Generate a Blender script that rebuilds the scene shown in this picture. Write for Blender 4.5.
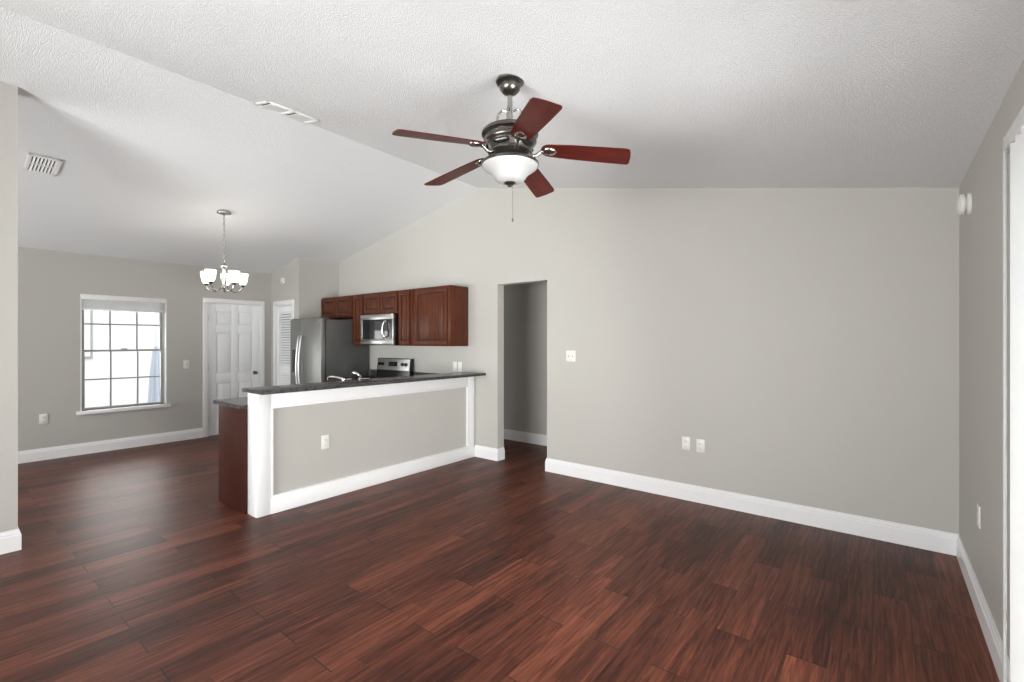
import bpy, bmesh, math, random
from mathutils import Vector, Matrix
random.seed(7)
PI = math.pi
for o in list(bpy.data.objects): bpy.data.objects.remove(o)
SC = bpy.context.scene
COL = SC.collection

# ------------------------------------------------------------------ camera, light, exposure
YAW = math.radians(38.211)
EYE = 1.45
cam = bpy.data.cameras.new('camera'); camo = bpy.data.objects.new('camera', cam); COL.objects.link(camo)
cam.sensor_width = 36; cam.lens = 470.0/1024*36; cam.clip_start = .02
camo.location = (0, 0, EYE); camo.rotation_euler = (PI/2, 0, YAW)
SC.camera = camo
FW = Vector((-math.sin(YAW), math.cos(YAW), 0)); RT = Vector((math.cos(YAW), math.sin(YAW), 0))

vs = SC.view_settings
vs.view_transform = 'Standard'; vs.look = 'None'; vs.gamma = 1; vs.use_curve_mapping = False
vs.exposure = 0.1

w = bpy.data.worlds.new('sky'); SC.world = w; w.use_nodes = True
bg = w.node_tree.nodes['Background']; bg.inputs[0].default_value = (.93, .96, 1, 1); bg.inputs[1].default_value = 2.4

def area(name, loc, direction, sx, sy, power, color=(1, 1, 1)):
    l = bpy.data.lights.new(name, 'AREA'); l.shape = 'RECTANGLE'; l.size = sx; l.size_y = sy
    l.energy = power; l.color = color
    o = bpy.data.objects.new(name, l); COL.objects.link(o); o.location = loc
    o.rotation_euler = Vector(direction).to_track_quat('-Z', 'Z').to_euler()
    return o
area('daylight_slider', (.95, 1.25, 1.0), (-1, 0, .15), 1.9, 1.8, 260, (1, .995, .985))
area('added_patio_bounce', (2.7, 1.7, .03), (-.35, 0, 1), 4.2, 3.4, 480, (1, .995, .985))  # added upward lamp standing in for bounce off an unseen patio, lifts the ceiling
area('added_daylight_rear', (-1.9, -3.15, .85), (.12, 1, .62), 3.2, 1.6, 450, (1, .995, .985))  # fill through an added window behind the camera
area('added_daylight_front_room', (-6.4, -3.2, .95), (.0, 1, .42), 2.6, 1.6, 195, (1, .995, .985))  # added fill for the dining side, through an unseen invented window
area('daylight_dining', (-8.6, 1.77, 1.2), (1, 0, .25), 1.0, 1.5, 30, (1, .985, .955))

# ------------------------------------------------------------------ materials
def srgb(r, g, b):
    f = lambda c: c/12.92 if c <= .04045 else ((c+.055)/1.055)**2.4
    return (f(r/255), f(g/255), f(b/255), 1)
class NT:
    def __init__(s, name):
        s.m = bpy.data.materials.new(name); s.m.use_nodes = True
        s.t = s.m.node_tree; s.b = s.t.nodes['Principled BSDF']
    def n(s, typ, **k):
        x = s.t.nodes.new(typ)
        for a, v in k.items():
            if a.startswith('_'): x.inputs[a[1:].replace('_', ' ')].default_value = v
            else: setattr(x, a, v)
        return x
    def l(s, a, b): s.t.links.new(a, b)
    def math(s, op, a, b=None, c=None):
        x = s.n('ShaderNodeMath', operation=op)
        for i, v in enumerate((a, b, c)):
            if v is None: continue
            if isinstance(v, (int, float)): x.inputs[i].default_value = v
            else: s.l(v, x.inputs[i])
        return x.outputs[0]
    def coord(s, scale=(1, 1, 1), kind='Object'):
        tc = s.n('ShaderNodeTexCoord'); mp = s.n('ShaderNodeMapping'); mp.inputs['Scale'].default_value = scale
        s.l(tc.outputs[kind], mp.inputs[0]); return mp.outputs[0]
    def noise(s, vec, scale, detail=4, rough=.5, dist=0):
        x = s.n('ShaderNodeTexNoise'); x.inputs['Scale'].default_value = scale; x.inputs['Detail'].default_value = detail
        x.inputs['Roughness'].default_value = rough; x.inputs['Distortion'].default_value = dist
        s.l(vec, x.inputs['Vector']); return x.outputs['Fac']
    def ramp(s, fac, stops):
        x = s.n('ShaderNodeValToRGB'); e = x.color_ramp.elements
        while len(e) < len(stops): e.new(.5)
        for i, (p, c) in enumerate(stops): e[i].position = p; e[i].color = c
        s.l(fac, x.inputs[0]); return x.outputs[0]
    def bump(s, h, strength, dist=.002):
        x = s.n('ShaderNodeBump'); x.inputs['Strength'].default_value = strength; x.inputs['Distance'].default_value = dist
        s.l(h, x.inputs['Height']); s.l(x.outputs[0], s.b.inputs['Normal']); return x
    def set(s, **k):
        for a, v in k.items(): s.b.inputs[a.replace('_', ' ')].default_value = v
        return s
def plain(name, col, rough=.5, metal=0, bump=0, bscale=40, var=.04):
    m = NT(name); v = m.coord()
    f = m.noise(v, bscale, 3)
    c0 = tuple(c*(1-var) for c in col[:3])+(1,); c1 = tuple(min(1, c*(1+var)) for c in col[:3])+(1,)
    m.l(m.ramp(f, [(.3, c0), (.7, c1)]), m.b.inputs['Base Color'])
    m.set(Roughness=rough, Metallic=metal)
    if bump: m.bump(f, bump)
    return m.m

M = {}
M['wall'] = plain('greige_wall_paint', (.47, .455, .423, 1), .55, 0, .06, 160, .01)
M['trim'] = plain('white_gloss_trim', (.81, .81, .81, 1), .3, 0, 0, 20, .01)
M['door'] = plain('white_door_paint', (.87, .88, .89, 1), .35, 0, 0, 20, .01)
M['plate'] = plain('white_plastic_plate', (.74, .73, .69, 1), .3, 0, 0, 20, .01)
M['plate_dark'] = plain('grey_slot_plastic', (.32, .31, .29, 1), .5)  # plain mid-grey for slots, switch surrounds, end cap and sensor lens
M['white_metal'] = plain('white_painted_metal', (.76, .76, .75, 1), .4)
M['wand'] = plain('clear_grey_wand', (.45, .45, .44, 1), .4)
M['dark_void'] = plain('dark_opening_shade', (.06, .06, .06, 1), .8)  # near-black colour standing for the shade inside openings
M['pewter'] = plain('antique_pewter', (.17, .16, .145, 1), .3, 1, .05, 90, .25)
M['pewter_light'] = plain('brushed_nickel', (.42, .405, .38, 1), .25, 1, 0, 60, .1)
M['chrome'] = plain('polished_chrome', (.8, .8, .8, 1), .1, 1)
M['black'] = plain('black_enamel', (.008, .008, .008, 1), .2)
M['black_glass'] = plain('black_glass', (.012, .012, .013, 1), .05)
M['fridge_side'] = plain('charcoal_fridge_side', (.10, .10, .095, 1), .42, .3, .03, 300, .05)
M['window_grey'] = plain('grey_aluminium_sash', (.36, .36, .36, 1), .45)
M['sofa_grey'] = plain('blue_grey_canvas', (.52, .56, .64, 1), .8)
M['stucco'] = plain('white_stucco', (.80, .79, .76, 1), .9, 0, .2, 30)
M['siding'] = plain('cream_siding', (.72, .70, .64, 1), .8)
M['concrete'] = plain('pale_concrete', (.55, .54, .51, 1), .9, 0, .2, 12)
M['bark'] = plain('grey_bark', (.12, .10, .08, 1), .9, 0, .4, 30, .2)

def mk_ceiling():
    m = NT('popcorn_ceiling'); v = m.coord()
    n1 = m.noise(v, 135, 3, .7); n2 = m.noise(v, 240, 2, .6)
    h = m.math('ADD', m.ramp(n1, [(.42, (0, 0, 0, 1)), (.62, (1, 1, 1, 1))]), m.math('MULTIPLY', n2, .6))
    m.set(Base_Color=(.815, .82, .825, 1), Roughness=.9)
    m.bump(h, .6, .006)
    return m.m
M['ceiling'] = mk_ceiling()

def mk_floor():
    m = NT('wood_look_plank_floor')
    tc = m.n('ShaderNodeTexCoord'); sp = m.n('ShaderNodeSeparateXYZ'); m.l(tc.outputs['Object'], sp.inputs[0])
    x, y = sp.outputs[0], sp.outputs[1]
    W, L = .155, .914
    u = m.math('DIVIDE', m.math('ADD', x, 2.0525), W); row = m.math('FLOOR', u); fu = m.math('FRACT', u)
    par = m.math('FLOORED_MODULO', row, 2)
    vv = m.math('ADD', m.math('DIVIDE', m.math('SUBTRACT', y, 1.128), L), m.math('MULTIPLY', par, -.5))
    til = m.math('FLOOR', vv); fv = m.math('FRACT', vv)
    cb = m.n('ShaderNodeCombineXYZ'); m.l(row, cb.inputs[0]); m.l(til, cb.inputs[1])
    wn = m.n('ShaderNodeTexWhiteNoise', noise_dimensions='2D'); m.l(cb.outputs[0], wn.inputs['Vector'])
    rnd = wn.outputs['Value']
    # grain
    g = m.n('ShaderNodeCombineXYZ')
    m.l(m.math('ADD', m.math('MULTIPLY', x, 48), m.math('MULTIPLY', rnd, 91)), g.inputs[0])
    m.l(m.math('ADD', m.math('MULTIPLY', y, 2.6), m.math('MULTIPLY', rnd, 37)), g.inputs[1])
    g1 = m.noise(g.outputs[0], 1.0, 6, .62, .9)
    g2v = m.n('ShaderNodeCombineXYZ'); m.l(m.math('MULTIPLY', x, 170), g2v.inputs[0]); m.l(m.math('MULTIPLY', y, 7), g2v.inputs[1])
    g2 = m.noise(g2v.outputs[0], 1.0, 3, .6, .3)
    # boards printed inside each plank
    st = m.n('ShaderNodeCombineXYZ'); m.l(m.math('FLOOR', m.math('MULTIPLY', m.math('ADD', x, 2.0525), 2/W)), st.inputs[0]); m.l(m.math('FLOOR', m.math('ADD', m.math('MULTIPLY', vv, 1.0), .37)), st.inputs[1])
    wn2 = m.n('ShaderNodeTexWhiteNoise', noise_dimensions='2D'); m.l(st.outputs[0], wn2.inputs['Vector'])
    f = m.math('ADD', m.math('MULTIPLY', g1, .85), m.math('MULTIPLY', g2, .25))
    f = m.math('ADD', f, m.math('MULTIPLY', m.math('SUBTRACT', rnd, .5), .20))
    f = m.math('ADD', f, m.math('MULTIPLY', m.math('SUBTRACT', wn2.outputs['Value'], .5), .10))
    col = m.ramp(f, [(.29, (.018, .0052, .0030, 1)), (.46, (.062, .0165, .0090, 1)), (.60, (.118, .0335, .0180, 1)), (.80, (.22, .068, .037, 1))])
    eu = m.math('MINIMUM', fu, m.math('SUBTRACT', 1, fu)); ev = m.math('MINIMUM', fv, m.math('SUBTRACT', 1, fv))
    mu = m.math('LESS_THAN', eu, .0010/W); mv = m.math('LESS_THAN', ev, .0026/L)
    seam = m.math('MAXIMUM', mu, mv)
    mx = m.n('ShaderNodeMix', data_type='RGBA'); m.l(m.math('MULTIPLY', seam, .9), mx.inputs['Factor']); m.l(col, mx.inputs['A'])
    mx.inputs['B'].default_value = (.014, .009, .0075, 1)
    m.l(mx.outputs['Result'], m.b.inputs['Base Color'])
    m.l(m.math('ADD', .34, m.math('MULTIPLY', g2, .16)), m.b.inputs['Roughness'])
    m.b.inputs['Specular IOR Level'].default_value = .22
    h = m.math('SUBTRACT', m.math('ADD', m.math('MULTIPLY', g2, .5), m.math('MULTIPLY', g1, .8)), m.math('MULTIPLY', seam, 1.5))
    m.bump(h, .4, .002)
    return m.m
M['floor'] = mk_floor()

def mk_wood(name, dark, light, rough=.32, sc=(30, 30, 2.2), spec=.3):
    m = NT(name); v = m.coord(sc)
    f = m.noise(v, 1, 6, .6, 1.2)
    m.l(m.ramp(f, [(.3, dark), (.68, light)]), m.b.inputs['Base Color'])
    m.set(Roughness=rough, Specular_IOR_Level=spec)
    m.bump(f, .05, .001)
    return m.m
M['cherry'] = mk_wood('cherry_cabinet_wood', (.044, .0100, .0042, 1), (.118, .032, .0130, 1), .34, (30, 30, 2.2), .2)
M['groove_dark'] = plain('dark_groove_fill', (.006, .003, .0025, 1), .6)  # near-black base colour inside the cabinet door grooves
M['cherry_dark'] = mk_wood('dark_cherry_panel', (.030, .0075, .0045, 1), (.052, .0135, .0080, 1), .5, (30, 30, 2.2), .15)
M['blade'] = mk_wood('mahogany_fan_blade', (.040, .0052, .0035, 1), (.100, .0135, .0085, 1), .35, (3, 40, 40), .16)

def mk_granite():
    m = NT('speckled_granite'); v = m.coord()
    a = m.noise(v, 42, 5, .75); b = m.noise(v, 120, 3, .6)
    f = m.math('ADD', m.math('MULTIPLY', a, .65), m.math('MULTIPLY', b, .35))
    m.l(m.ramp(f, [(.36, (.008, .008, .009, 1)), (.47, (.035, .032, .032, 1)), (.54, (.11, .10, .095, 1)), (.61, (.025, .023, .023, 1)), (.72, (.28, .26, .25, 1))]), m.b.inputs['Base Color'])
    m.set(Roughness=.2, Specular_IOR_Level=.14)
    return m.m
M['granite'] = mk_granite()

def mk_steel(name, col, sc, rough=.3):
    m = NT(name); v = m.coord(sc); f = m.noise(v, 1, 3, .6)
    m.set(Base_Color=col, Metallic=1, Roughness=rough)
    m.l(m.math('ADD', rough-.06, m.math('MULTIPLY', f, .12)), m.b.inputs['Roughness'])
    m.bump(f, .05, .001)
    return m.m
M['steel'] = mk_steel('brushed_stainless_steel', (.33, .33, .32, 1), (300, 300, 3), .42)
M['steel_h'] = mk_steel('brushed_stainless_trim', (.58, .58, .57, 1), (3, 3, 300))

def mk_glass():
    m = NT('window_glass'); t = m.t
    for n in list(t.nodes):
        if n.type == 'BSDF_PRINCIPLED': t.nodes.remove(n)
    out = [n for n in t.nodes if n.type == 'OUTPUT_MATERIAL'][0]
    tr = m.n('ShaderNodeBsdfTransparent'); tr.inputs[0].default_value = (.97, .98, .98, 1)
    gl = m.n('ShaderNodeBsdfGlossy'); gl.inputs['Roughness'].default_value = .02
    fr = m.n('ShaderNodeFresnel'); fr.inputs[0].default_value = 1.35
    mx = m.n('ShaderNodeMixShader'); m.l(fr.outputs[0], mx.inputs[0]); m.l(tr.outputs[0], mx.inputs[1]); m.l(gl.outputs[0], mx.inputs[2])
    m.l(mx.outputs[0], out.inputs[0])
    return m.m
M['glass'] = mk_glass()

def mk_milk(name, emit, col=(.93, .92, .9, 1), ecol=(1, .95, .88, 1)):
    m = NT(name); v = m.coord(); f = m.noise(v, 9, 2)
    m.l(m.ramp(f, [(.3, tuple(c*.97 for c in col[:3])+(1,)), (.7, col)]), m.b.inputs['Base Color'])
    m.set(Roughness=.25, Emission_Color=ecol, Emission_Strength=emit)
    return m.m
M['bowl'] = mk_milk('frosted_glass_bowl', 0, (.44, .44, .435, 1))
M['shade'] = mk_milk('lit_frosted_shade', 2.6)

def mk_blind():
    m = NT('white_vinyl_blind'); t = m.t
    out = [n for n in t.nodes if n.type == 'OUTPUT_MATERIAL'][0]
    m.set(Base_Color=(.48, .48, .475, 1), Roughness=.5)
    tl = m.n('ShaderNodeBsdfTranslucent'); tl.inputs[0].default_value = (.75, .75, .74, 1)
    mx = m.n('ShaderNodeMixShader'); mx.inputs[0].default_value = .07
    m.l(m.b.outputs[0], mx.inputs[1]); m.l(tl.outputs[0], mx.inputs[2]); m.l(mx.outputs[0], out.inputs[0])
    return m.m
M['blind'] = mk_blind()

# ------------------------------------------------------------------ mesh helpers
def box(bm, x0, x1, y0, y1, z0, z1, bev=0, seg=2):
    x0, x1 = min(x0, x1), max(x0, x1); y0, y1 = min(y0, y1), max(y0, y1); z0, z1 = min(z0, z1), max(z0, z1)
    v = [bm.verts.new((x, y, z)) for x in (x0, x1) for y in (y0, y1) for z in (z0, z1)]
    fs = [bm.faces.new([v[i] for i in q]) for q in ((0, 1, 3, 2), (4, 6, 7, 5), (0, 4, 5, 1), (2, 3, 7, 6), (0, 2, 6, 4), (1, 5, 7, 3))]
    if bev:
        es = list({e for f in fs for e in f.edges})
        bmesh.ops.bevel(bm, geom=es, offset=min(bev, .49*min(x1-x0, y1-y0, z1-z0)), segments=seg, profile=.5, affect='EDGES')
def prism(bm, pts, axis, a0, a1):
    """polygon pts (2D) extruded along axis; for axis 'x' pts=(y,z), 'y' pts=(x,z), 'z' pts=(x,y)"""
    def P(p, a):
        return {'x': (a, p[0], p[1]), 'y': (p[0], a, p[1]), 'z': (p[0], p[1], a)}[axis]
    A = [bm.verts.new(P(p, a0)) for p in pts]; B = [bm.verts.new(P(p, a1)) for p in pts]
    n = len(pts)
    bm.faces.new(A); bm.faces.new(B[::-1])
    for i in range(n): bm.faces.new((A[i], B[i], B[(i+1) % n], A[(i+1) % n]))
def lathe(bm, prof, c=(0, 0, 0), n=40, mat=None):
    """prof: list of (r, z); revolve about z"""
    rings = []
    for r, z in prof:
        if r < 1e-5: rings.append([bm.verts.new((0, 0, z))])
        else: rings.append([bm.verts.new((r*math.cos(2*PI*i/n), r*math.sin(2*PI*i/n), z)) for i in range(n)])
    vs_ = [v for R in rings for v in R]
    for a, b in zip(rings, rings[1:]):
        for i in range(n):
            j = (i+1) % n
            if len(a) == 1 and len(b) == 1: continue
            if len(a) == 1: bm.faces.new((a[0], b[j], b[i]))
            elif len(b) == 1: bm.faces.new((a[i], a[j], b[0]))
            else: bm.faces.new((a[i], a[j], b[j], b[i]))
    if mat is not None: bmesh.ops.transform(bm, matrix=mat, verts=vs_)
    bmesh.ops.translate(bm, vec=c, verts=vs_)
def tube(bm, pts, r, n=10, closed=False):
    pts = [Vector(p) for p in pts]; N = len(pts)
    rr = r if isinstance(r, (list, tuple)) else [r]*N
    rings = []; up = None
    for i, p in enumerate(pts):
        if closed: t = pts[(i+1) % N]-pts[i-1]
        else: t = pts[min(i+1, N-1)]-pts[max(i-1, 0)]
        t.normalize()
        if up is None:
            up = Vector((0, 0, 1)) if abs(t.z) < .9 else Vector((1, 0, 0))
        s = t.cross(up).normalized(); up = s.cross(t).normalized()
        rings.append([bm.verts.new(p+rr[i]*(math.cos(2*PI*k/n)*s+math.sin(2*PI*k/n)*up)) for k in range(n)])
    R = rings+([rings[0]] if closed else [])
    for a, b in zip(R, R[1:]):
        for k in range(n): bm.faces.new((a[k], a[(k+1) % n], b[(k+1) % n], b[k]))
    if not closed: bm.faces.new(rings[0][::-1]); bm.faces.new(rings[-1])
def spline(pts, k=8):
    P = [Vector(p) for p in pts]; P = [2*P[0]-P[1]]+P+[2*P[-1]-P[-2]]; out = []
    for i in range(1, len(P)-2):
        for j in range(k):
            t = j/k; a, b, c, d = P[i-1:i+3]
            out.append(.5*((2*b)+(c-a)*t+(2*a-5*b+4*c-d)*t*t+(3*b-a-3*c+d)*t**3))
    out.append(P[-2]); return out
def obj(name, bm, mat, parent=None, local=False, smooth=False):
    """link a bmesh as ONE object; vertices are world coordinates unless local"""
    bmesh.ops.recalc_face_normals(bm, faces=bm.faces)
    me = bpy.data.meshes.new(name)
    o = bpy.data.objects.new(name, me)
    if parent is not None and not local:
        off = Vector((0, 0, 0)); p = parent
        while p: off += p.location; p = p.parent
        bmesh.ops.translate(bm, vec=-off, verts=bm.verts)
    if parent is None and not local:
        xs = [v.co for v in bm.verts]
        c = Vector(((min(v.x for v in xs)+max(v.x for v in xs))/2, (min(v.y for v in xs)+max(v.y for v in xs))/2, min(v.z for v in xs)))
        if name not in ('floor',):
            bmesh.ops.translate(bm, vec=-c, verts=bm.verts); o.location = c
    bm.to_mesh(me); bm.free()
    if smooth:
        for p in me.polygons: p.use_smooth = True
        try: me.set_sharp_from_angle(angle=math.radians(40))
        except Exception: pass
    me.materials.append(M[mat] if isinstance(mat, str) else mat)
    if parent is not None: o.parent = parent
    COL.objects.link(o)
    return o
def B(): return bmesh.new()
def bx(name, mat, parent, *a, bev=0):
    bm = B(); box(bm, *a, bev=bev); return obj(name, bm, mat, parent, smooth=bool(bev))
def tag(o, label, cat, group=None):
    o['label'] = label; o['category'] = cat
    if group: o['group'] = group
    return o
def thing(name, label, cat, loc, group=None):
    o = bpy.data.objects.new(name, None); COL.objects.link(o); o.location = loc; o.empty_display_size = .05
    return tag(o, label, cat, group)
def struct(o, label=None, cat=None):
    o['kind'] = 'structure'
    if label: o['label'] = label
    if cat: o['category'] = cat
    return o
def dup(root, loc, label, group=None):
    def cp(o, par):
        c = o.copy(); COL.objects.link(c); c.parent = par
        for ch in list(o.children): cp(ch, c)
        return c
    r = cp(root, None); r.location = loc; r['label'] = label
    if group: r['group'] = group
    return r

# ------------------------------------------------------------------ room constants
XL, XR, YF, YB = -8.03, .41, 4.36, -2.7
RX, RZ = -3.97, 3.365
ZR, ZL = 2.485, 2.566
def ceil_z(x):
    return RZ-(RZ-ZR)*(x-RX)/(XR-RX) if x > RX else RZ-(RZ-ZL)*(RX-x)/(RX-XL)
T = .12
STX, STY = -4.715, .442          # corner of the block on the left
PX, PY = -7.10, 3.68            # pantry corner
DX0, DX1, DZ = -3.655, -2.935, 2.132   # hall opening

# floor
bm = B(); box(bm, XL-.15, XR+.15, YB-.15, 5.6, -.1, 0)
struct(obj('floor', bm, 'floor'), 'dark red-brown wood plank floor', 'floor')
# ceiling
bm = B()
prism(bm, [(XL-.15, ceil_z(XL)-.15*.197), (RX, RZ), (XR+.15, ceil_z(XR)-.15*.2), (XR+.15, 3.75), (XL-.15, 3.75)], 'y', YB-.15, YF+.12)
struct(obj('ceiling', bm, 'ceiling'), 'vaulted white textured ceiling', 'ceiling')

def gable_piece(bm, xa, xb, z0, y0, y1, over=.03):
    xs = [xa]+([RX] if xa < RX < xb else [])+[xb]
    prism(bm, [(xa, z0), (xb, z0)]+[(x, ceil_z(x)+over) for x in xs[::-1]], 'y', y0, y1)
# far wall with the hall opening
bm = B()
gable_piece(bm, XL-.15, DX0, 0, YF, YF+T); gable_piece(bm, DX0, DX1, DZ, YF, YF+T); gable_piece(bm, DX1, XR+.15, 0, YF, YF+T)
struct(obj('wall_far', bm, 'wall'), 'long greige gable wall', 'wall')
# left wall with window and door openings
WY0, WY1, WZ0, WZ1 = 1.305, 2.225, .555, 2.05
FY0, FY1, FZ = 2.735, 3.515, 2.045
bm = B(); x0, x1 = XL-.16, XL; zt = ceil_z(XL)+.02
for (a, b, c, d) in ((YB, WY0, 0, zt), (WY0, WY1, 0, WZ0), (WY0, WY1, WZ1, zt), (WY1, FY0, 0, zt), (FY0, FY1, FZ, zt), (FY1, YF+T, 0, zt)):
    box(bm, x0, x1, a, b, c, d)
struct(obj('wall_left', bm, 'wall'), 'greige dining wall with window and white door', 'wall')
# right wall with sliding door opening
SY0, SY1, SZ = .40, 2.30, 2.08
bm = B(); zt = ceil_z(XR)+.02
for (a, b, c, d) in ((YB, SY0, 0, zt), (SY0, SY1, SZ, zt), (SY1, YF+T, 0, zt)): box(bm, XR, XR+.15, a, b, c, d)
struct(obj('wall_right', bm, 'wall'), 'greige side wall with the sliding door', 'wall')
# unseen back wall; its two wide window openings are added to admit daylight
bm = B()
cuts = [XL-.15, -7.7, -5.1, -3.6, -.6, XR+.15]
for a, b in zip(cuts, cuts[1:]):
    if (a, b) in ((-7.7, -5.1), (-3.6, -.6)): gable_piece(bm, a, b, 2.2, YB-T, YB); box(bm, a, b, YB-T, YB, 0, .45)
    else: gable_piece(bm, a, b, 0, YB-T, YB)
struct(obj('wall_back', bm, 'wall'), 'greige wall behind with two wide added windows', 'wall')
# partition whose end shows at the left edge
bm = B(); gable_piece(bm, STX-T, STX, 0, YB, STY)
struct(obj('wall_near', bm, 'wall'), 'greige wall end at the left edge', 'wall')
# pantry closet walls
PD0, PD1, PDZ = -7.86, -7.30, 2.04
bm = B()
def slope_piece(bm, xa, xb, z0, y0, y1): prism(bm, [(xa, z0), (xb, z0), (xb, ceil_z(xb)+.02), (xa, ceil_z(xa)+.02)], 'y', y0, y1)
slope_piece(bm, XL, PD0, 0, PY, PY+.1); slope_piece(bm, PD0, PD1, PDZ, PY, PY+.1); slope_piece(bm, PD1, PX, 0, PY, PY+.1)
slope_piece(bm, PX-.1, PX, 0, PY+.1, YF)
struct(obj('wall_pantry', bm, 'wall'), 'greige pantry closet corner', 'wall')
# hall behind the opening
bm = B()
box(bm, -5.6, -1.6, 5.41, 5.53, 0, 2.5); box(bm, -5.7, -5.6, YF+T, 5.53, 0, 2.5); box(bm, -1.6, -1.5, YF+T, 5.53, 0, 2.5)
struct(obj('wall_hall', bm, 'wall'), 'shaded greige hall wall', 'wall')
bm = B(); box(bm, -5.7, -1.5, YF+T, 5.53, 2.44, 2.5)
struct(obj('ceiling_hall', bm, 'ceiling'))

# baseboards
PROF = [(0, 0), (.016, 0), (.016, .105), (.012, .112), (.012, .122), (.006, .138), (.006, .146), (0, .146)]
def baseboard(name, pts, side, h=1.0):
    """sweep the profile along floor polyline; side=+1: room lies left of travel"""
    bm = B(); P = [Vector((p[0], p[1], 0)) for p in pts]; n = len(P); rings = []
    for i in range(n):
        d0 = (P[i]-P[i-1]).normalized() if i > 0 else None; d1 = (P[i+1]-P[i]).normalized() if i < n-1 else None
        nn = [Vector((-d.y, d.x, 0))*side for d in (d0, d1) if d is not None]
        if len(nn) == 1: m = nn[0]
        else: m = (nn[0]+nn[1]); m = m/(m.dot(nn[0]))
        rings.append([bm.verts.new(P[i]+m*o+Vector((0, 0, z*h))) for o, z in PROF])
    k = len(PROF)
    for a, b in zip(rings, rings[1:]):
        for i in range(k): bm.faces.new((a[i], a[(i+1) % k], b[(i+1) % k], b[i]))
    bm.faces.new(rings[0]); bm.faces.new(rings[-1][::-1])
    return struct(obj(name, bm, 'trim'))
PFX, PKX, PNY = -4.035, -4.175, 1.73    # half wall: living face, kitchen face, near end
baseboard('baseboard_far', [(XR, SY1+.1), (XR, YF), (DX1, YF), (DX1, YF+T)], 1)
baseboard('baseboard_opening', [(DX0, YF+T), (DX0, YF), (PFX+.012, YF)], 1)
baseboard('baseboard_left', [(XL, FY0-.062), (XL, YB)], 1)
baseboard('baseboard_near', [(STX-T, YB), (STX-T, STY), (STX, STY), (STX, YB)], 1)
baseboard('baseboard_hall', [(-1.6, 5.41), (-5.6, 5.41)], 1)

# ------------------------------------------------------------------ half wall and its white trim
bm = B(); box(bm, PKX, PFX, PNY+.012, YF, 0, 1.02)
struct(obj('wall_half', bm, 'wall'), 'greige half wall below the granite bar', 'wall')
bm = B(); f0, f1 = PFX, PFX+.018
A, Z, L0, L1 = PNY+.012, 1.022, 1.845, 4.225
box(bm, f0, f1, PNY, L0, 0, Z, .003); box(bm, f0, f1, L1, YF-.02, 0, Z, .003)
box(bm, f0, f1, L0, L1, .90, Z, .003); box(bm, f0, f1, L0, L1, 0, .135, .003)
# inner bead
b0, b1 = PFX, PFX+.024
box(bm, b0, b1, L0, L0+.018, .150, .888, .004); box(bm, b0, b1, L1-.018, L1, .150, .888, .004)
box(bm, b0, b1, L0, L1, .882, .900, .004); box(bm, b0, b1, L0, L1, .135, .153, .004)
box(bm, b0, b1, L0-.004, YF-.017, 0, .125, .004)
# end cap
box(bm, PKX-.006, PFX+.001, PNY-.004, PNY+.012, 0, Z, .002)
struct(obj('trim_1', bm, 'trim', smooth=True), 'white picture-frame trim on the half wall', 'trim')

bm = B(); box(bm, -4.205, -3.835, 1.688, YF-.003, 1.024, 1.056, .008, 3)
tag(obj('bar_countertop', bm, 'granite', smooth=True), 'long dark speckled granite bar top capping the half wall', 'countertop')

# ------------------------------------------------------------------ cabinets
def raised_door(bm, bmg, ax, a0, a1, z0, z1, face, out, fr=.052):
    """door slab in the plane perpendicular to the other axis; out=+-1 outward direction. ax 'x': door spans x, faces y"""
    t = .02
    def bb(m, p0, p1, q0, q1, d0, d1, bev=0):
        lo, hi = face+out*d0, face+out*d1
        if ax == 'x': box(m, p0, p1, lo, hi, q0, q1, bev)
        else: box(m, lo, hi, p0, p1, q0, q1, bev)
    fr = min(fr, (a1-a0)*.26)
    bb(bm, a0, a1, z0, z0+fr, 0, t, .004); bb(bm, a0, a1, z1-fr, z1, 0, t, .004)
    bb(bm, a0, a0+fr, z0+fr-.002, z1-fr+.002, 0, t, .004); bb(bm, a1-fr, a1, z0+fr-.002, z1-fr+.002, 0, t, .004)
    bb(bmg, a0+fr-.003, a1-fr+.003, z0+fr-.003, z1-fr+.003, .001, .010)
    g = .014
    bb(bm, a0+fr+g, a1-fr-g, z0+fr+g, z1-fr-g, 0, .017, .007)
UY, UF = YF-.004, 4.045
def upper(label, x0, x1, z0, z1, doors):
    t = thing('wall_cabinet', label, 'cabinet', ((x0+x1)/2, UY, z0), 'upper cabinets on the kitchen wall')
    bx('carcass', 'cherry', t, x0+.001, x1-.001, UF, UY, z0, z1, bev=.003)
    for a, b in doors:
        bm, g = B(), B(); raised_door(bm, g, 'x', a, b, z0+.018, z1-.022, UF-.0005, -1)
        d = obj('door', bm, 'cherry', t, smooth=True); obj('groove', g, 'groove_dark', d)
    return t
upper('low two-door cherry wall cabinet mounted over the fridge', -7.08, -6.195, 1.805, 2.135, [(-7.06, -6.645), (-6.635, -6.215)])
upper('narrow tall cherry wall cabinet between the fridge and the microwave', -6.195, -5.92, 1.385, 2.135, [(-6.175, -5.94)])
upper('low two-door cherry wall cabinet mounted above the microwave', -5.92, -5.13, 1.825, 2.135, [(-5.905, -5.53), (-5.52, -5.145)])
upper('narrow tall cherry wall cabinet directly right of the microwave', -5.13, -4.86, 1.385, 2.135, [(-5.115, -4.89)])
upper('wide single-door cherry wall cabinet at the right end of the row', -4.86, -4.135, 1.385, 2.135, [(-4.78, -4.19)])

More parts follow.
